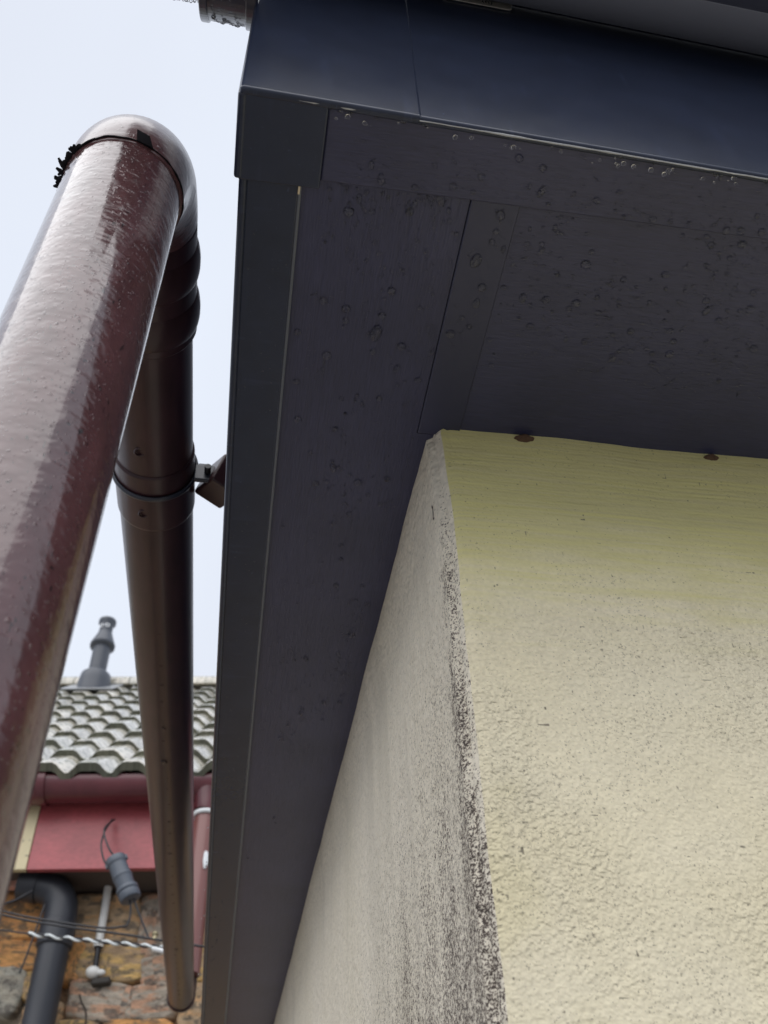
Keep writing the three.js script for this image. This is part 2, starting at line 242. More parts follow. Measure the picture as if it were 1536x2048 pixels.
// gutter along the front of the eaves
{
  const a = Math.atan(SL), g = thing('eaves_gutter', 'dark half round gutter along the fascia with a thick end collar', 'gutter', [-0.03, Y(0.782), FZ + 0.0575], a);
  const ch = mesh('channel', halfRound(0.056, 0.0022, 0, RIGHT), M.gutter, g); ch.rotation.z = -2.6 * D2R;
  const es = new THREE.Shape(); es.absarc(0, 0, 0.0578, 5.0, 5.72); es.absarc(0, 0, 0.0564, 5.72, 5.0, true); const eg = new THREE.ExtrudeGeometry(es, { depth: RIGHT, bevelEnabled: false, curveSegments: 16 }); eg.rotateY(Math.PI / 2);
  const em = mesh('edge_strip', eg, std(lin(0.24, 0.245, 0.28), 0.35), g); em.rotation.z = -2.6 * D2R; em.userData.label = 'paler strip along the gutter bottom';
  const e = (geo, n) => { geo.translate(0, -0.03, -0.0135); return mesh(n, geo, M.gutter, g); };
  e(halfRound(0.0795, 0.004, -0.028, -0.003, 0.02), 'collar'); e(halfRound(0.0815, 0.004, -0.0025, 0.003, 0.02), 'collar_rim'); e(halfRound(0.081, 0.004, -0.0325, -0.0288, 0.02), 'collar_rim');
  e(halfRound(0.069, 0.004, -0.068, -0.033, 0.02), 'stop_end');
  const cap = new THREE.SphereGeometry(0.069, 28, 14, 0, Math.PI * 2, Math.PI / 2, Math.PI / 2); cap.scale(0.22, 1, 1); cap.translate(-0.0685, 0, 0); e(cap, 'end_cap');
  // paper label on the fascia just under the gutter
  const cv = document.createElement('canvas'); cv.width = 256; cv.height = 128; const c = cv.getContext('2d');
  c.fillStyle = '#e4ddd0'; c.fillRect(0, 0, 256, 128); c.fillStyle = '#33333a'; c.font = '34px sans-serif'; c.fillText('(n)', 146, 104);
  const t = new THREE.CanvasTexture(cv); t.colorSpace = THREE.SRGBColorSpace;
  const s = new THREE.Shape(), w = 0.05, h = 0.03, r = 0.004; s.moveTo(0, r); s.absarc(r, r, r, Math.PI, 1.5 * Math.PI); s.absarc(w - r, r, r, 1.5 * Math.PI, 2 * Math.PI); s.absarc(w - r, h - r, r, 0, Math.PI / 2); s.absarc(r, h - r, r, Math.PI / 2, Math.PI);
  const lg = new THREE.ExtrudeGeometry(s, { depth: 0.0003, bevelEnabled: false }); uvOf(lg, (x) => x / w, (x, y) => y / h);
  one('paper_label', lg, std(lin(1, 1, 1), 0.6, { map: t }), 'cream paper label with rounded corner stuck high on the fascia', 'label', [0.098, Y(0.755), fz(0.148) + 0.0022], a);
}

// ---------------------------------------------------------------- brown downpipe beside the camera, and the run it feeds from
const runAt = (t) => [-0.098 + 0.007 * t, Y(0.574 + 0.153 * t), 0.088 - 0.988 * t];
{
  const base = [-0.1055, 0, -0.2985], top = [-0.0945, Y(0.566), -0.3022];
  const P = thing('downpipe', 'glossy wet brown round downpipe rising close by, torn black sealant at its top', 'pipe', [base[0], 0, base[2]]);
  const L = (p) => [p[0] - base[0], p[1], p[2] - base[2]];
  const pts = [], rad = []; for (let i = 0; i <= 40; i++) { const k = i / 40; pts.push(L([mix(base[0], top[0], k), mix(0.01, top[1], k), mix(base[2], top[2], k)])); rad.push(0.034); }
  mesh('pipe', sweep(pts, rad, 64), M.pipe, P);
  // elbow: socket over the pipe, then the turn away along the eaves
  const ep = [], er = [], q0 = [-0.0945, Y(0.563), -0.3022], c0 = [-0.0945, Y(0.5665), -0.3024], c1 = [-0.0948, Y(0.626), -0.3045], c2 = runAt(0.452);
  ep.push(L(q0), L([q0[0], q0[1] + 0.0005, q0[2]])); er.push(0.0342, 0.0353);
  for (let i = 0; i <= 26; i++) { const t = i / 26, u = 1 - t; ep.push(L([0, 1, 2].map((k) => u * u * c0[k] + 2 * u * t * c1[k] + t * t * c2[k]))); er.push(0.0354 + 0.0022 * Math.min(1, t * 1.6)); }
  mesh('elbow', sweep(ep, er, 56), M.elbow, P);
  // black sealant squeezed out round the joint, with torn tags standing off it
  const sg = [];
  { const n = 150, pp = [], rr2 = []; for (let i = 0; i <= n; i++) { const a = i / n * 2 * Math.PI + 2; const w = 0.0003 + 0.0006 * vn(i * 0.35, 4); pp.push(L([top[0] + Math.cos(a) * 0.0352, Y(0.5645) + 0.0012 * (vn(i * 0.2, 9) - 0.5), top[2] + Math.sin(a) * 0.0352])); rr2.push(w); } sg.push(sweep(pp, rr2, 6)); }
  for (let i = 0; i < 34; i++) { const a = Math.PI - 0.85 + (i / 34) * 1.35 + rr(-0.05, 0.05), l = rr(0.002, 0.0065) * (0.35 + vn(i * 0.22, 2)), r0 = 0.0352, r1 = r0 + l * 0.8;
    const m = (r, dy, da) => L([top[0] + Math.cos(a + da) * r, Y(0.5643 + dy), top[2] + Math.sin(a + da) * r]);
    sg.push(sweep([m(r0 - 0.001, 0, 0), m(r0 + l * 0.35, l * 0.25, rr(-0.03, 0.03)), m(r1, l * rr(0.2, 0.8), rr(-0.07, 0.07))], [0.0015, 0.0012 + 0.0006 * vn(i, 5), 0.0007], 6)); }
  const sm = mesh('sealant', mergeGeometries(sg), M.sealant, P); sm.userData.label = 'torn black sealant tags';
  const fg = new THREE.BufferGeometry(), A = (al, r, h) => L([top[0] + Math.cos(al) * r, Y(h), top[2] + Math.sin(al) * r]);
  const fq = [A(1.32, 0.0356, 0.5645), A(1.05, 0.0362, 0.5635), A(1.16, 0.0386, 0.5695), A(1.36, 0.0385, 0.5715)]; const fo = fq.map((p) => [p[0], p[1] - 0.0008, p[2] + 0.0006]);
  fg.setAttribute('position', new THREE.Float32BufferAttribute([...fq, ...fo].flat(), 3)); fg.setIndex([0, 1, 2, 0, 2, 3, 4, 6, 5, 4, 7, 6, 0, 4, 5, 0, 5, 1, 1, 5, 6, 1, 6, 2, 2, 6, 7, 2, 7, 3, 3, 7, 4, 3, 4, 0]); fg.computeVertexNormals(); mesh('sealant_flap', fg, M.sealant, P);
}
{
  const o = runAt(0.455), P = thing('drain_run', 'long dark brown pipe running back beside the eaves to the far house', 'pipe', o);
  const L = (p) => [p[0] - o[0], p[1] - o[1], p[2] - o[2]];
  const seg = (name, list, mat = M.pipe2, r = 48) => mesh(name, sweep(list.map(([t]) => L(runAt(t))), list.map((q) => q[1]), r), mat, P);
  const line = []; for (let i = 0; i <= 60; i++) line.push([0.46 + (2.99 - 0.46) * i / 60, 0.034]); seg('pipe', line);
  const bulge = (t) => { const l = []; for (let i = 0; i <= 14; i++) { const a = i / 14 * Math.PI; l.push([t - 0.016 * Math.cos(a), 0.0362 + 0.0036 * Math.sin(a)]); } return l; };
  seg('socket_ring', bulge(0.487)); seg('socket_ring', bulge(0.532)); seg('socket', [[0.456, 0.0366], [0.457, 0.0374], [0.553, 0.0372], [0.555, 0.0362], [0.5551, 0.034]]);
  seg('coupling', [[0.70, 0.034], [0.7005, 0.0353], [0.703, 0.0357], [0.775, 0.0357], [0.7785, 0.0353], [0.779, 0.034]]);
  for (const t of [0.672, 0.757]) { const p = runAt(t), g = new THREE.TorusGeometry(0.0042, 0.0011, 8, 20); g.rotateX(Math.PI / 2); g.rotateZ(0.25); const m = mesh('boss', g, M.pipe2, P); m.position.set(...L([p[0] - 0.006, p[1] - (t < 0.7 ? 0.0338 : 0.0355), p[2]])); }
  // bend at the far end turning up to the other gutter's outlet
  const a = runAt(2.96), b = runAt(3.05), c = [-0.0775, Y(1.12), -2.93]; const pts = [], rad = [];
  for (let i = 0; i <= 22; i++) { const t = i / 22, u = 1 - t; pts.push(L([0, 1, 2].map((k) => u * u * a[k] + 2 * u * t * b[k] + t * t * c[k]))); rad.push(0.0372); } mesh('bend', sweep(pts, rad, 40), M.pipe2, P);
}
{ // clip holding the run to the fascia
  const t = 0.727, p = runAt(t), P = thing('pipe_clip', 'dark pipe clip with bent strap fixing the long brown pipe to fascia', 'bracket', p);
  const ring = new THREE.TorusGeometry(0.0372, 0.0018, 10, 56); ring.scale(1, 1, 1.6); ring.rotateX(8.8 * D2R); mesh('band', ring, M.trim, P);
  const e1 = box(0.02, 0.02, 0.005, 0.0455, -0.004, 0.001, 0.0015); mesh('ear', e1, M.trim, P); mesh('ear', box(0.012, 0.012, 0.005, 0.043, 0.016, -0.012, 0.0015), M.trim, P);
  const arm = new RoundedBoxGeometry(0.03, 0.03, 0.05, 3, 0.003); const am = mesh('arm', arm, M.pipe2, P); am.position.set(0.0615, 0.002, -0.012); am.rotation.set(0.5, 0.35, -0.4);
  const bolt = new THREE.CylinderGeometry(0.003, 0.003, 0.012, 12); bolt.rotateX(Math.PI / 2); const bm = mesh('bolt', bolt, M.black, P); bm.position.set(0.0475, -0.004, 0.005);
}

// ---------------------------------------------------------------- neighbouring stone house, turned 7 degrees
const NT7 = -7 * D2R, NO = [-0.3, 0, -2.87], cN = Math.cos(7 * D2R), sN = Math.sin(7 * D2R);
const NW = (lx, y, lz) => [NO[0] + lx * cN - lz * sN, y, NO[2] + lx * sN + lz * cN];
const nthing = (name, label, cat, lx, h, lz, group) => thing(name, label, cat, NW(lx, Y(h), lz), NT7, group);
const PITCH = 40.5 * D2R, TP = Math.tan(PITCH), RIDGE = -2.32, roofY = (lz) => 1.735 + TP * (-lz - 0.03);
const NL = -1.95, NR = 1.0;
{
  const N = thing('stone_house', 'small stone house with pale wet tiled roof beyond the eaves', 'building', NO, NT7);
  const mort = tex(1024, 1024, (u, v, o) => { const n = fbm(u * 20, v * 20), s = vn(u * 256, v * 256), k = 0.6 + 0.55 * n + 0.2 * (s - 0.5), w = sst(0.4, 0.65, fbm(u * 6 + 30, v * 6)); o[0] = mix(168, 176, w) * k; o[1] = mix(156, 140, w) * k; o[2] = mix(140, 108, w) * k; });
  const mortB = tex(1024, 1024, (u, v, o) => { o[0] = o[1] = o[2] = 255 * fbm(u * 50, v * 50); }, { srgb: false });
  const wall = mesh('wall', uvOf(box(NR - NL, Y(1.60), 4, (NR + NL) / 2, Y(1.60) / 2, -0.34 - 2), (x, y, z) => x + z, (x, y) => y), std(lin(1, 1, 1), 0.9, { map: mort, bumpMap: mortB, bumpScale: 0.02 }), N);
  // stones, each a lumpy block of its own
  const stoneTex = (c, q, s) => tex(512, 512, (u, v, o) => { const n = fbm(u * 7 + s, v * 10 + s), f = vn(u * 120 + s, v * 160), w = sst(0.38, 0.66, fbm(u * 4 + s * 3, v * 9)), w2 = sst(0.55, 0.7, fbm(u * 9 + s * 5, v * 9 + s)), k = 0.76 + 0.46 * n + 0.14 * (f - 0.5); for (let i = 0; i < 3; i++) o[i] = mix(mix(c[i], q[i], w), [92, 86, 80][i], w2 * 0.6) * k; });
  const sb = tex(512, 512, (u, v, o) => { o[0] = o[1] = o[2] = 255 * (0.6 * fbm(u * 14, v * 22) + 0.4 * vn(u * 110, v * 130)); }, { srgb: false });
  const sMat = [[[232, 172, 108], [214, 156, 104], 1], [[200, 172, 138], [214, 172, 126], 2], [[184, 172, 156], [200, 158, 130], 3], [[214, 178, 116], [182, 154, 122], 4], [[162, 158, 146], [172, 164, 148], 5]].map(([a, b, s]) => std(lin(1, 1, 1), 0.75, { map: stoneTex(a, b, s * 7.3), bumpMap: sb, bumpScale: 0.005 }));
  const sGeo = []; for (let k = 0; k < 6; k++) { const g = mergeVertices(new THREE.BoxGeometry(1, 1, 1, 7, 7, 2).deleteAttribute('normal').deleteAttribute('uv'), 1e-4), p = g.attributes.position;
    for (let i = 0; i < p.count; i++) { let x = p.getX(i) * 2, y = p.getY(i) * 2, z = p.getZ(i) * 2; const s = 1 / Math.pow(Math.pow(Math.abs(x), 5) + Math.pow(Math.abs(y), 5) + Math.pow(Math.abs(z), 5) * 0.5, 0.2); const n = 0.84 + 0.32 * fbm(x * 1.3 + k * 9 + 20, y * 1.3 + z + k * 5 + 20); p.setXYZ(i, x * s * n / 2, y * s * n / 2, z * s * (0.75 + 0.5 * fbm(x * 2 + k * 3 + 9, y * 2 + 30)) / 2); }
    g.computeVertexNormals(); uvOf(g, (x, y, z) => x + 0.3 * z + k * 0.17, (x, y) => y + k * 0.31); sGeo.push(g); }
  const stone = (x, h, w, hh, m, k, rz = 0) => { const s = mesh('stone', sGeo[k % 6], sMat[m], wall); s.position.set(x, Y(h), -0.338); s.scale.set(w * 1.1, hh * 1.1, 0.06); s.rotation.z = rz; };
  // the stones in view, then plainer courses to the rest of the wall
  [[-0.36, 1.395, 0.25, 0.155, 0, 0, 0.05], [-0.1, 1.375, 0.24, 0.16, 1, 1, 0], [0.09, 1.36, 0.13, 0.19, 2, 2, 0.1], [0.25, 1.37, 0.17, 0.15, 1, 3, 0], [-0.34, 1.275, 0.19, 0.085, 0, 3, -0.12], [-0.385, 1.165, 0.19, 0.15, 4, 4, 0], [-0.05, 1.245, 0.2, 0.11, 3, 5, 0], [0.11, 1.225, 0.13, 0.09, 2, 0, 0.2], [-0.17, 1.26, 0.08, 0.14, 0, 2, 0], [0.25, 1.24, 0.14, 0.11, 3, 2, 0], [-0.24, 1.18, 0.1, 0.09, 3, 1, 0], [-0.06, 1.135, 0.19, 0.11, 2, 3, -0.1], [0.09, 1.13, 0.15, 0.1, 2, 1, 0.1], [-0.22, 1.09, 0.11, 0.09, 1, 5, 0], [0.06, 1.035, 0.2, 0.09, 0, 4, 0], [-0.11, 1.04, 0.13, 0.09, 3, 0, 0], [0.24, 1.12, 0.13, 0.12, 1, 4, 0], [0.23, 1.01, 0.13, 0.1, 4, 5, 0], [-0.27, 0.99, 0.17, 0.1, 4, 2, 0]].forEach((a) => stone(...a));
  for (let h = -1.72; h < 1.5; h += 0.17) for (let x = NL + 0.1; x < NR - 0.08;) { const w = rr(0.16, 0.3), cx = x + w / 2; if (h < 0.9 || cx < -0.55 || cx > 0.42) stone(cx, h + 0.085 + rr(-0.01, 0.01), w * 0.97, rr(0.15, 0.18), 1 + Math.floor(rnd() * 4), Math.floor(rnd() * 6), rr(-0.05, 0.05)); x += w; }
  // eaves boards
  const redMap = tex(512, 256, (u, v, o) => { const n = fbm(u * 12, v * 12), s = vn(u * 90, v * 200), k = 0.86 + 0.2 * n + 0.1 * (s - 0.5); o[0] = 172 * k; o[1] = 84 * k; o[2] = 88 * k; });
  mesh('fascia', uvOf(box(NR + 0.3, 0.262, 0.02, (NR - 0.3) / 2, Y(1.447 + 0.131), -0.128, 0.002), (x) => x, (x, y) => y), std(lin(1, 1, 1), 0.35, { map: redMap }), N).userData.label = 'red painted fascia board';
  const crm = tex(256, 256, (u, v, o) => { const n = fbm(u * 10, v * 10), s = vn(u * 100, v * 100), k = 0.9 + 0.12 * n - (s > 0.9 ? 0.35 : 0); o[0] = 226 * k; o[1] = 212 * k; o[2] = 172 * k; });
  mesh('fascia', uvOf(box(-0.302 - NL, 0.262, 0.02, (NL - 0.302) / 2, Y(1.447 + 0.131), -0.126, 0.002), (x) => x, (x, y) => y), std(lin(1, 1, 1), 0.6, { map: crm }), N).userData.label = 'cream painted end of the fascia board';
  mesh('soffit', box(NR - NL, 0.01, 0.19, (NR + NL) / 2, Y(1.475), -0.235), std(lin(0.09, 0.07, 0.06), 0.8), N);
  // roof: sheet below, a tile in every place, ridge
  const slope = (-0.0 - RIDGE) / Math.cos(PITCH), rt = new THREE.Group();
  const deck = new THREE.BoxGeometry(NR - NL, 0.03, slope); const roof = mesh('roof', deck, M.black, N); roof.position.set((NR + NL) / 2, Y((roofY(-0.09) + roofY(RIDGE)) / 2 - 0.045), (-0.09 + RIDGE) / 2 - 0.02); roof.rotation.x = PITCH; deck.scale(1, 1, 0.965);
  roof.updateMatrix(); const inv = roof.matrix.clone().invert();
  const TW = 0.1355, GA = 0.252, TL = 0.33;
  const prof = (u) => 0.0165 * Math.sin(2 * Math.PI * (u - 0.08)) + 0.006 * Math.sin(4 * Math.PI * u + 0.6);
  const tile = () => { const n = 12, pos = [], idx = []; const th = 0.03;
    for (const [y, zz] of [[0, 0], [0, -0.012], [0, -TL], [-th, -TL], [-th, 0]]) for (let i = 0; i <= n; i++) { const u = -0.06 + 1.12 * i / n; pos.push((u - 0.5) * TW, prof(u) + y - (zz === 0 && y === 0 ? 0.003 : 0), zz); }
    for (let r = 0; r < 5; r++) for (let i = 0; i < n; i++) { const a = r * (n + 1) + i, b = ((r + 1) % 5) * (n + 1) + i; idx.push(a, a + 1, b, a + 1, b + 1, b); }
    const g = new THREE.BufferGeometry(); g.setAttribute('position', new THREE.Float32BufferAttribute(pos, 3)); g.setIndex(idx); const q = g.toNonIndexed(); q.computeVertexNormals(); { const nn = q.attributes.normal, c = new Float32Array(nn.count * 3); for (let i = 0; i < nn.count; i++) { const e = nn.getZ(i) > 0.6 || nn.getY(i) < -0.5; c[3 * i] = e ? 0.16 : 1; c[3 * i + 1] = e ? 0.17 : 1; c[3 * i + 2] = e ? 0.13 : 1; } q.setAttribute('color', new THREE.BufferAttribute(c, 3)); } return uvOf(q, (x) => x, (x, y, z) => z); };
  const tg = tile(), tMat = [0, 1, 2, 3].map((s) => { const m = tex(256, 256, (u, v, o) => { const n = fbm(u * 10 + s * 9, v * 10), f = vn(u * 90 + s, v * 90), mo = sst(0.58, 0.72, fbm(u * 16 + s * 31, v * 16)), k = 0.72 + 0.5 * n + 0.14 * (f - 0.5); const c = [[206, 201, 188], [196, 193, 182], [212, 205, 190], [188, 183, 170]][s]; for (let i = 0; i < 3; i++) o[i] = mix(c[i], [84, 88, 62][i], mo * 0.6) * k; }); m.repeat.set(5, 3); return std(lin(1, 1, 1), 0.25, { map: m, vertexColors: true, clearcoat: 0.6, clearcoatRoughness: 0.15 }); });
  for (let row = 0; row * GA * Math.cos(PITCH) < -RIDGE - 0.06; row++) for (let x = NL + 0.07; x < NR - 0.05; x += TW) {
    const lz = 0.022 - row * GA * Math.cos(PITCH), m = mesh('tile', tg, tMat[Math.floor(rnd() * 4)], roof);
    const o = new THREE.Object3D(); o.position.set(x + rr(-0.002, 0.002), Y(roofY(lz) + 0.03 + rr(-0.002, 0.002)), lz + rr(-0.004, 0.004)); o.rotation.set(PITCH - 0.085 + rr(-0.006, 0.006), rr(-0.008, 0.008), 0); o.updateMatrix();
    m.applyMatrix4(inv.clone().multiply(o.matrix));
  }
  for (let x = NL; x < NR - 0.1; x += 0.33) { const s = new THREE.Shape(); s.absarc(0, 0, 0.1, 0, Math.PI); s.absarc(0, 0, 0.082, Math.PI, 0, true); const g = new THREE.ExtrudeGeometry(s, { depth: 0.325, bevelEnabled: false, curveSegments: 14 }); g.rotateY(Math.PI / 2); uvOf(g, (x2, y, z) => x2, (x2, y, z) => z); g.setAttribute('color', new THREE.BufferAttribute(new Float32Array(g.attributes.position.count * 3).fill(0.75), 3)); const m = mesh('ridge_tile', g, tMat[Math.floor(rnd() * 4)], roof); const o = new THREE.Object3D(); o.position.set(x, Y(roofY(RIDGE) - 0.03), RIDGE); o.updateMatrix(); m.applyMatrix4(inv.clone().multiply(o.matrix)); }
  // back slope so the roof is closed
  const back = mesh('roof', new THREE.BoxGeometry(NR - NL, 0.03, slope * 0.96), std(lin(0.3, 0.29, 0.26), 0.5), N); back.position.set((NR + NL) / 2, Y((roofY(-0.09) + roofY(RIDGE)) / 2 - 0.045), 2 * RIDGE - ((-0.09 + RIDGE) / 2 - 0.02)); back.rotation.x = -PITCH;
}
{ // its gutter and outlet
  const gm = tex(256, 256, (u, v, o) => { const n = fbm(u * 14, v * 14), k = 0.85 + 0.3 * n; o[0] = 98 * k; o[1] = 50 * k; o[2] = 56 * k; });
  const mat = std(lin(1, 1, 1), 0.22, { map: gm }), G = nthing('gutter', 'brown half round gutter on the stone house above red fascia', 'gutter', 0, 1.697, -0.058);
  mesh('channel', halfRound(0.0565, 0.003, NL, NR), mat, G);
  mesh('union', halfRound(0.0635, 0.006, -0.318, -0.272, 0.008), mat, G);
  mesh('outlet', sweep([[0.232, -0.03, 0], [0.232, -0.075, 0], [0.232, -0.1, 0], [0.231, -0.102, 0]], [0.048, 0.042, 0.041, 0.038], 32), mat, G);
  const dp = []; const dr = []; for (let i = 0; i <= 12; i++) { const t = i / 12; dp.push([0.232 - 0.006 * t, -0.09 - 0.5 * t, -0.0]); dr.push(0.034); } mesh('pipe', sweep(dp, dr, 32), std(lin(0.23, 0.1, 0.09), 0.25), G);
  const dab = new THREE.IcosahedronGeometry(1, 3); { const p = dab.attributes.position; for (let i = 0; i < p.count; i++) { const n = 0.6 + 0.8 * fbm(p.getX(i) * 1.6 + 30, p.getY(i) * 1.6 + p.getZ(i) + 12); p.setXYZ(i, p.getX(i) * 0.009 * n, p.getY(i) * 0.026 * n, p.getZ(i) * 0.006 * n); } dab.computeVertexNormals(); }
  const dm = mesh('sealant_dab', dab, std(lin(0.75, 0.78, 0.8), 0.5), G); dm.position.set(0.249, -0.27, 0.031);
  const ring = new THREE.TorusGeometry(0.037, 0.006, 8, 28); ring.rotateX(Math.PI / 2); ring.scale(1, 1.3, 1); const rm = mesh('sealant_ring', ring, std(lin(0.75, 0.78, 0.78), 0.5), G); rm.position.set(0.232, -0.112, 0); rm.userData.label = 'white sealant round the outlet joint';
}
{ // roof vent
  const lz = -2.13, lx = -0.81, h = roofY(lz), V = nthing('roof_vent', 'grey vent pipe with flared cowl standing on the tiled roof', 'vent', lx, h, lz);
  const gm = std(lin(0.06, 0.068, 0.085), 0.4);
  const lathe = (pts, n, m = gm) => { const g = new THREE.LatheGeometry(pts.map(([r, y]) => new THREE.Vector2(r, y)), 32); return mesh(n, g, m, V); };
  lathe([[0.098, -0.06], [0.096, 0.06], [0.088, 0.115], [0.066, 0.135], [0.062, 0.142]], 'flashing_boot');
  const pl = new THREE.BoxGeometry(0.3, 0.006, 0.36); pl.rotateX(PITCH); const pm = mesh('flashing_plate', pl, std(lin(0.3, 0.31, 0.32), 0.35), V); pm.position.set(0, 0.045, 0);
  lathe([[0.052, 0.1], [0.052, 0.34]], 'pipe'); lathe([[0.052, 0.325], [0.074, 0.333], [0.075, 0.35], [0.06, 0.39], [0.046, 0.43], [0.044, 0.44]], 'collar'); lathe([[0.04, 0.43], [0.04, 0.5], [0.053, 0.516], [0.053, 0.538], [0.044, 0.546], [0, 0.55]], 'cowl');
  for (const a of [-0.55, 0.35]) { const t = new THREE.TorusGeometry(0.011, 0.0036, 8, 18); const m = mesh('vent_eye', t, std(lin(0.8, 0.82, 0.85), 0.4), V); m.position.set(Math.sin(a) * 0.0415, 0.478, Math.cos(a) * 0.0415); m.rotation.y = a; }
}
{ // soil pipe with bend under the eaves
  const S = nthing('soil_pipe', 'thick black soil pipe bending under the red fascia', 'pipe', -0.2, -1.8, -0.225); const y = (h) => h + 1.8, bm = std(lin(0.03, 0.033, 0.042), 0.42);
  mesh('pipe', sweep([[0, 0, 0], [0, 1, 0], [0, 2, 0], [0, y(1.3), 0]], [0.046, 0.046, 0.046, 0.046], 36), bm, S);
  mesh('collar', sweep([[0, y(1.255), 0], [0, y(1.256), 0], [0, y(1.262), 0], [0, y(1.325), 0], [0, y(1.33), 0]], [0.046, 0.0515, 0.053, 0.053, 0.05], 36), bm, S);
  mesh('bend', sweep([[0, y(1.32), 0], [0, y(1.355), 0], [-0.004, y(1.385), 0], [-0.016, y(1.412), 0], [-0.034, y(1.43), 0], [-0.06, y(1.44), 0.002], [-0.1, y(1.45), 0.003]], [0.05, 0.05, 0.05, 0.05, 0.05, 0.049, 0.047], 36), bm, S);
  mesh('socket', sweep([[-0.078, y(1.444), 0.002], [-0.08, y(1.4445), 0.002], [-0.135, y(1.456), 0.003], [-0.137, y(1.4565), 0.003]], [0.046, 0.053, 0.053, 0.044], 36), bm, S);
}
{
  const P = (lx, h, lz) => NW(lx, Y(h), lz);
  const bar = box(0.16, 0.024, 0.03, 0, 0, 0, 0.004); one('timber_batten', bar, std(lin(0.62, 0.33, 0.26), 0.5), 'short pinkish batten beside the soil pipe bend', 'batten', P(-0.425, 1.462, -0.25), NT7);
  const W = nthing('overflow_pipe', 'thin white pipe with black tail hanging below the red fascia', 'pipe', -0.085, 1.2, -0.29); const wm = std(lin(0.85, 0.85, 0.82), 0.4);
  mesh('tube', sweep([[-0.002, 0.285, 0], [0, 0.2, 0], [0, 0.082, 0]], [0.0125, 0.0125, 0.0125], 20), wm, W);
  for (const h of [0.125, 0.082]) mesh('ring', sweep([[0, h, 0], [0, h + 0.0005, 0], [0, h + 0.012, 0], [0, h + 0.0125, 0]], [0.012, 0.0155, 0.0155, 0.012], 20), wm, W);
  mesh('tail', sweep([[0, 0.085, 0], [0.001, 0.04, 0], [0.002, 0.01, 0]], [0.008, 0.008, 0.008], 14), M.black, W);
  const ft = new THREE.SphereGeometry(0.021, 20, 12); ft.scale(1.05, 0.85, 0.9); ft.translate(-0.002, 0.007, 0.004); const f2 = new THREE.SphereGeometry(0.012, 14, 10); f2.scale(1.3, 0.8, 0.9); f2.translate(0.02, 0.005, 0.006); mesh('fitting', mergeGeometries([ft, f2]), wm, W);
  const bk = new RoundedBoxGeometry(0.055, 0.02, 0.035, 3, 0.006); bk.rotateZ(0.12); bk.translate(0.025, -0.018, -0.008); mesh('bracket', bk, std(lin(0.05, 0.045, 0.04), 0.7), W);
}
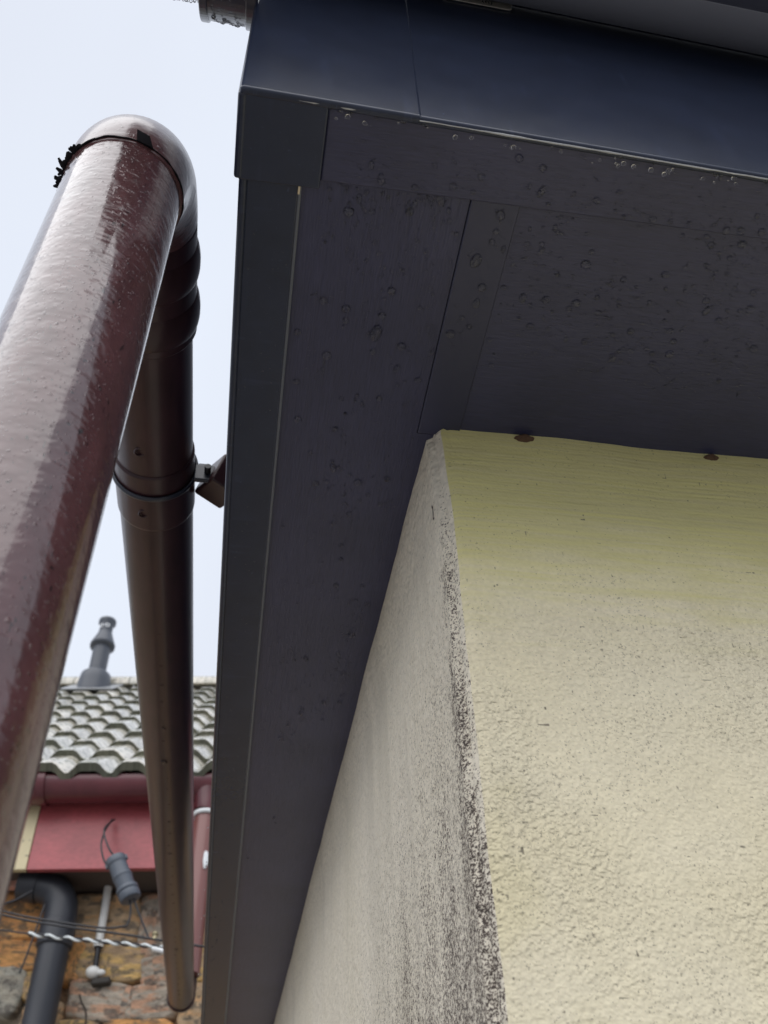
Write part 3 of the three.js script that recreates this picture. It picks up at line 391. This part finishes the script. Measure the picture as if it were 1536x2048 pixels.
// cables and the hanging lamp holder in front of the stone house
{
  const C = (name, label, pts, r, mat, o) => { const p0 = NW(pts[0][0], Y(pts[0][1]), pts[0][2] ?? 0.07), g = tube(pts.map(([x, h, z = 0.07]) => [x - pts[0][0], h - pts[0][1], z - (pts[0][2] ?? 0.07)]), r, 60, 8); return one(name, g, mat, label, 'cable', p0, NT7, o); };
  C('cable', 'upper of the two black cables strung across the stone wall', [[-0.95, 1.4], [-0.5, 1.29], [-0.283, 1.237], [-0.198, 1.217], [-0.073, 1.196], [-0.004, 1.186], [0.03, 1.185], [0.053, 1.188]], 0.0032, M.black);
  C('cable', 'lower black cable running behind the long brown pipe', [[-0.95, 1.385, 0.073], [-0.5, 1.278, 0.073], [-0.281, 1.226, 0.073], [-0.196, 1.206, 0.073], [-0.071, 1.185, 0.073], [0.066, 1.165, 0.073], [0.169, 1.148, 0.073], [0.45, 1.11, 0.06], [0.95, 1.06, 0.03]], 0.0034, M.black);
  C('cable', 'black wire leading into the white twisted rope', [[-0.95, 1.3, 0.066], [-0.5, 1.222, 0.068], [-0.271, 1.184, 0.07], [-0.19, 1.172, 0.07]], 0.0024, M.black);
  // white rope twisted with a dark wire
  const tw = thing('twisted_rope', 'white plastic rope twisted round a dark wire over the stone wall', 'rope', NW(-0.192, Y(1.1715), 0.07), NT7);
  for (const [k, r, mat, nm] of [[0, 0.0036, std(lin(0.72, 0.76, 0.76), 0.35), 'white_strand'], [Math.PI, 0.0026, M.black, 'dark_strand']]) { const pts = []; for (let i = 0; i <= 130; i++) { const t = i / 130, a = t * Math.PI * 2 * 7.2 + k; pts.push([0.375 * t, -0.042 * t + 0.006 * t * (t - 1) + Math.cos(a) * 0.0034, Math.sin(a) * 0.0034]); } mesh(nm, tube(pts, r, 260, 8), mat, tw); }
  C('cable', 'thin dark wire slanting down past the soil pipe', [[-0.152, 1.245, -0.1], [-0.158, 1.196, -0.1], [-0.172, 1.096, -0.1], [-0.18, 1.05, -0.1]].map(([x, h, z]) => [x - 0.065, h + 0.085, z]), 0.0028, M.black);
  C('cable', 'slack black cable rising left to the pipe bend', [[-0.75, 1.31, -0.12], [-0.5, 1.325, -0.12], [-0.375, 1.345, -0.13], [-0.325, 1.36, -0.14], [-0.28, 1.4, -0.16]], 0.0045, M.black);
  C('twig', 'thin dark root dangling on the lower stone wall', [[-0.112, 1.14, -0.276], [-0.1, 1.115, -0.27], [-0.086, 1.094, -0.272], [-0.079, 1.06, -0.27], [-0.085, 1.02, -0.275]], 0.003, std(lin(0.06, 0.045, 0.035), 0.8)).userData.category = 'root';
  const e = new THREE.CapsuleGeometry(0.0065, 0.05, 6, 14); e.rotateZ(Math.PI / 2 - 0.25); one('cable_end', e, std(lin(0.75, 0.76, 0.76), 0.4), 'white sleeve on the cable end beside the long pipe', 'sleeve', NW(0.175, Y(1.118), 0.075), NT7);
  const kn = new THREE.SphereGeometry(0.009, 14, 10); kn.scale(1, 0.8, 1); const kn2 = new THREE.CylinderGeometry(0.006, 0.008, 0.012, 12); kn2.translate(0, -0.009, 0); one('brass_fixing', mergeGeometries([kn, kn2]), std(lin(0.3, 0.26, 0.16), 0.35, { metalness: 0.6 }), 'small round metal fixing above the white sleeve', 'fixing', NW(0.147, Y(1.167), 0.07), NT7);
  // lamp holder
  const H = thing('lamp_holder', 'grey plastic lamp holder hanging on two wires before the red fascia', 'lamp holder', NW(0.034, Y(1.328), 0.07), NT7);
  const gm = std(lin(0.085, 0.1, 0.125), 0.42), ax = new THREE.Vector3(0.066, -0.127, 0).normalize(), q = new THREE.Quaternion().setFromUnitVectors(new THREE.Vector3(0, -1, 0), ax);
  const part = (n, pts) => { const g = new THREE.LatheGeometry(pts.map(([r, y]) => new THREE.Vector2(r, -y)), 28); g.applyQuaternion(q); return mesh(n, g, gm, H); };
  part('cap', [[0, -0.066], [0.022, -0.066], [0.0285, -0.063], [0.0285, -0.046], [0.026, -0.044], [0.025, -0.04]]); part('body', [[0.0255, -0.042], [0.0265, -0.004], [0.0285, -0.003], [0.0285, 0.002], [0.0265, 0.003], [0.025, 0.036]]); part('skirt', [[0.0245, 0.033], [0.0305, 0.036], [0.031, 0.046], [0.027, 0.048]]); part('neck', [[0.026, 0.046], [0.0305, 0.052], [0.029, 0.07], [0.025, 0.073], [0, 0.074]]);
  for (const s of [-1, 1]) { const hk = box(0.008, 0.014, 0.01, s * 0.029, s < 0 ? 0.05 : 0.054, 0, 0.002); hk.applyQuaternion(q); mesh('latch', hk, gm, H); }
  const wr = (pts) => mesh('wire', tube(pts.map(([x, h, z = 0.07]) => [x - 0.034, h - 1.328, z - 0.07]), 0.0028, 40, 8), M.black, H);
  wr([[0.004, 1.375], [-0.02, 1.37], [-0.044, 1.426, 0.06], [-0.051, 1.481, 0.03], [-0.062, 1.53, -0.03], [-0.066, 1.6, -0.1]]); wr([[0.008, 1.385], [-0.015, 1.41, 0.074], [-0.04, 1.46, 0.06], [-0.052, 1.51, 0.02], [-0.058, 1.6, -0.1]]);
  wr([[0.062, 1.27], [0.07, 1.24], [0.0715, 1.212], [0.066, 1.19], [0.053, 1.188]]); wr([[0.07, 1.275], [0.085, 1.244], [0.108, 1.199], [0.131, 1.156]]);
}

// ---------------------------------------------------------------- brown scraps caught where wall meets soffit
for (const [x, w, l] of [[0.186, 0.014, 'brown dead leaf scrap caught under the soffit nearer the corner'], [0.327, 0.011, 'brown dead leaf scrap with a wisp at the right of the wall top']]) {
  const g = new THREE.IcosahedronGeometry(1, 3), p = g.attributes.position; for (let i = 0; i < p.count; i++) { const n = 0.65 + 0.7 * fbm(p.getX(i) * 1.7 + x * 90, p.getY(i) * 1.7 + p.getZ(i) + 40); p.setXYZ(i, p.getX(i) * w * 0.5 * n, p.getY(i) * 0.0035 * n, p.getZ(i) * 0.004 * n); }
  g.computeVertexNormals(); one('leaf_scrap', g, std(lin(0.1, 0.055, 0.03), 0.9), l, 'debris', [x, Y(0.549), WZ + 0.002]);
}

// ---------------------------------------------------------------- rain drops
const dropGeo = (() => { const g = new THREE.SphereGeometry(1, 18, 12); g.scale(1, 0.85, 1); return g; })();
function drops(list, h, label, group) {
  for (let i = 0; i < list.length; i += 3) { const [x, z, r] = [list[i], list[i + 1], list[i + 2] / 1000 * 0.92]; const m = mesh(numbered('water_drop'), dropGeo, M.water, scene); m.position.set(x, Y(h), z); const el = rnd() < 0.18 ? rr(1.3, 1.9) : 1; m.scale.set(r * rr(0.85, 1.1), r * rr(0.6, 1.05), r * rr(0.88, 1.12) * el); m.rotation.y = el > 1 ? rr(-0.4, 0.4) : rr(0, 6); tag(m, label, 'drop', group); }
}
drops([0.048,-0.257,2,0.084,-0.252,2,0.112,-0.255,2.8,0.097,-0.263,2.7,0.109,-0.265,2.1,0.055,-0.265,2.8,0.146,-0.245,2.5,0.131,-0.241,2.8,0.149,-0.259,2.3,0.141,-0.257,1.6,0.155,-0.266,1.6,0.075,-0.267,2.3,0.055,-0.256,1,0.063,-0.262,1.4,0.22,-0.267,2.5,0.231,-0.267,2.1,0.243,-0.267,2.3,0.267,-0.268,2.3,0.276,-0.267,3,0.289,-0.266,3,0.213,-0.265,1.7,0.282,-0.256,2.1,0.258,-0.265,1.5,0.202,-0.268,1.7,0.196,-0.265,1.8,0.183,-0.26,2.5,0.168,-0.258,1.4], 0.55, 'clear rain drop on the narrow board edge just behind the front fascia', 'drops on the front board edge');
drops([0.129,-0.278,3.5,0.129,-0.289,2.4,0.128,-0.296,2.4,0.136,-0.3,1.7,0.121,-0.31,3.6,0.129,-0.328,3.7,0.128,-0.34,2.7,0.116,-0.365,3.8,0.121,-0.352,2.3,0.127,-0.358,2.3], 0.5518, 'clear rain drop on the smooth strip between the soffit boards', 'drops on the joint strip');
drops([0.092,-0.274,2.8,0.053,-0.287,2.3,0.075,-0.284,2.9,0.039,-0.289,3.9,0.096,-0.288,1.6,0.098,-0.28,1.5,0.103,-0.294,1.5,0.073,-0.339,3.2,0.046,-0.356,3.5,0.068,-0.372,3.8,0.07,-0.358,2.5,0.093,-0.349,1.9,0.061,-0.314,1.7,0.064,-0.33,1.5,0.071,-0.325,1.6,0.095,-0.317,1.1,0.089,-0.308,1.4,0.031,-0.352,3,0.047,-0.365,2.5,0.038,-0.394,3.5,0.068,-0.387,2.8,0.086,-0.38,3.6,0.052,-0.429,2.4,0.078,-0.425,2.4,0.051,-0.456,2.5,0.017,-0.378,3,0.02,-0.418,2.6,0.024,-0.451,3,0.107,-0.382,2.3,0.086,-0.398,2.1,0.102,-0.406,2.7,0.048,-0.275,1.7,0.042,-0.274,1.4,0.044,-0.28,1.8,0.052,-0.279,1.6,0.036,-0.481,2.6,0.054,-0.493,3,0.074,-0.505,3.3,0.095,-0.499,3,0.043,-0.51,2.6,0.065,-0.519,2,0.083,-0.517,2,0.078,-0.524,2,0.094,-0.525,2.2,0.072,-0.539,2.9,0.061,-0.55,2.5,0.07,-0.574,2.3,0.072,-0.622,2.7,0.093,-0.62,2.2,0.1,-0.612,1.7,0.072,-0.59,2.1,0.093,-0.685,3.6,0.101,-0.643,2.7,0.085,-0.713,2.6,0.093,-0.741,2.9,0.057,-0.723,2.6,0.08,-0.788,2.8,0.095,-0.787,3,0.061,-0.808,2.8,0.05,-0.829,2.3,0.045,-0.854,3.2], 0.5532, 'clear rain drop under the soffit board that runs beside the mouldy wall', 'drops on the side soffit board');
drops([0.143,-0.327,2.5,0.157,-0.333,2.7,0.172,-0.332,3.1,0.192,-0.332,3.3,0.167,-0.353,2.5,0.15,-0.295,1.9,0.159,-0.294,2.1,0.158,-0.307,1.5,0.173,-0.302,1.4,0.157,-0.283,1.4,0.164,-0.282,1.4,0.149,-0.285,1.3,0.166,-0.299,1.6,0.193,-0.36,1.9,0.149,-0.387,2.4,0.143,-0.367,2.1,0.19,-0.304,3.8,0.217,-0.311,2.4,0.191,-0.295,2.1,0.204,-0.326,2,0.208,-0.337,2.5,0.234,-0.348,2.7,0.26,-0.344,2.6,0.223,-0.352,2,0.206,-0.36,2.1,0.239,-0.363,2.6,0.254,-0.363,2.1,0.249,-0.36,1.9,0.265,-0.352,2.5,0.266,-0.362,3.3,0.229,-0.37,2.3,0.235,-0.372,1.9,0.257,-0.371,2.4,0.287,-0.349,2,0.298,-0.363,1.9,0.321,-0.35,2.9,0.312,-0.354,1.6,0.287,-0.359,2,0.275,-0.319,2.9,0.278,-0.326,2.7,0.292,-0.324,2,0.3,-0.323,2,0.306,-0.321,3.4,0.289,-0.332,2.7,0.303,-0.309,2.5,0.242,-0.304,2.8,0.253,-0.298,2.2,0.265,-0.294,1.8,0.278,-0.287,2.1,0.263,-0.28,2.6,0.282,-0.277,3.2,0.258,-0.275,2.1,0.243,-0.277,1.9,0.27,-0.285,1.6,0.239,-0.325,2,0.233,-0.32,1.4,0.246,-0.314,1.8,0.217,-0.34,1.7,0.174,-0.313,2], 0.5532, 'clear rain drop under the right hand soffit board above the front wall', 'drops on the right soffit board');
{ // more hanging drops of middling size, gathered in patches and along the joints
  const side = [], right = [], lip = [];
  for (let i = 0; side.length < 3 * 75 && i < 4000; i++) { const z = -0.275 - 0.95 * Math.pow(rnd(), 1.6), x = rr(0.022, 0.106 + 0.01 * (z + 0.4)); if (vn(x * 45 + 9, z * 30) < 0.45) continue; side.push(x, z, 0.8 + 1.3 * rnd() * rnd() + (rnd() < 0.12 ? 1 : 0)); }
  for (let i = 0; right.length < 3 * 70 && i < 4000; i++) { const x = rr(0.143, 0.36), z = rr(-0.392, -0.273); if (vn(x * 45 + 3, z * 45) < 0.42) continue; right.push(x, z, 0.8 + 1.3 * rnd() * rnd()); }
  for (let i = 0; lip.length < 3 * 34; i++) { const x = rr(0.03, 0.34); lip.push(x, i % 3 ? fz(x) - rr(0.004, 0.009) : rr(-0.268, -0.24), 0.8 + 1.4 * rnd() * rnd()); }
  drops(side, 0.5532, 'clear rain drop under the soffit board that runs beside the mouldy wall', 'drops on the side soffit board');
  drops(right, 0.5532, 'clear rain drop under the right hand soffit board above the front wall', 'drops on the right soffit board');
  drops(lip, 0.55, 'clear rain drop on the narrow board edge just behind the front fascia', 'drops on the front board edge');
}
for (let i = 0; i < 34; i++) { const t = 0.98 + i * 0.056 + rr(-0.012, 0.012), p = runAt(t), r = 0.002 + 0.003 * rnd() * rnd(), m = mesh(numbered('water_drop'), dropGeo, M.water, scene); m.position.set(p[0] + rr(-0.002, 0.002), p[1] - 0.0338, p[2]); m.scale.set(r, r * 0.8, r * rr(0.8, 1.3)); tag(m, 'clear rain drop in the row beneath the long brown pipe', 'drop', 'row of drops under the long pipe'); }
{ // pale glassy line added to stand for the highlight on the fascia nose
  const pts = []; for (let x = 0; x <= 1.7; x += 0.004) pts.push([x, 0.0006 * (vn((x + 0.03) * 160, 7.7) - 0.5), -x * SL]);
  const g = sweep(pts, pts.map((p, i) => 0.00025 + 0.0009 * vn(i * 0.45, 12.5) * vn(i * 0.11, 3.1)), 8);
  one('highlight_line', g, new THREE.MeshPhysicalMaterial({ color: 0xffffff, roughness: 0.05, transmission: 0.55, ior: 1.333, thickness: 0.002 }), 'thin added highlight line along the bottom edge of the front fascia', 'water', [-0.024, Y(0.5474), FZ - 0.002]);
}
{ // fine spray nobody could count
  const im = [], o = new THREE.Object3D();
  const put = (x, y, z, r) => { o.position.set(x, y, z); o.scale.set(r * rr(0.85, 1.2), r * rr(0.7, 1), r * rr(0.85, 1.2)); o.rotation.y = rr(0, 6); o.updateMatrix(); im.push(o.matrix.clone()); };
  for (let i = 0; i < 4200; i++) { const side = rnd() < 0.62; const x = side ? rr(0.022, 0.108) : rr(0.142, 0.36), z = side ? -0.272 - 0.62 * Math.pow(rnd(), 1.4) : rr(-0.39, -0.272); if (side && x > 0.118 - 0.0) continue; if (vn(x * 60, z * 60) < 0.42) continue; put(x, Y(0.5532), z, (0.3 + 1.15 * rnd() * rnd()) * 0.001); }
  for (let i = 0; i < 320; i++) put(rr(0.03, 0.33), Y(0.55), rr(-0.268, -0.24), rr(0.3, 0.9) * 0.001);
  for (let i = 0; i < 60; i++) put(rr(0.112, 0.137), Y(0.5518), rr(-0.4, -0.272), rr(0.3, 0.9) * 0.001);
  for (let i = 0; i < 200; i++) put(rr(-0.02, 0.006), Y(0.55), -0.3 - 1.3 * rnd(), rr(0.3, 1) * 0.001);
  for (let i = 0; i < 70; i++) { const x = rr(0.02, 0.34); put(x, Y(0.5478), fz(x) - rr(0.002, 0.01), rr(0.4, 1.6) * 0.001); }
  for (let i = 0; i < 260; i++) { const a = rr(3.5, 5.7), r = 0.0795; put(rr(-0.058, -0.033), Y(0.752) + Math.sin(a) * r, FZ + 0.044 + Math.cos(a) * r, rr(0.5, 1.7) * 0.001); }
  for (let i = 0; i < 260; i++) { const a = rr(3.4, 5.7), r = 0.069; put(rr(-0.098, -0.064), Y(0.752) + Math.sin(a) * r, FZ + 0.044 + Math.cos(a) * r, rr(0.5, 1.6) * 0.001); }
  const I = new THREE.InstancedMesh(new THREE.SphereGeometry(1, 8, 6), M.water, im.length); im.forEach((m, i) => I.setMatrixAt(i, m)); I.name = 'water_spray'; I.castShadow = true; I.userData = { kind: 'stuff', label: 'fine rain spray beaded over the dark eaves and pipes', category: 'water' }; scene.add(I);
}
renderer.render(scene, camera);
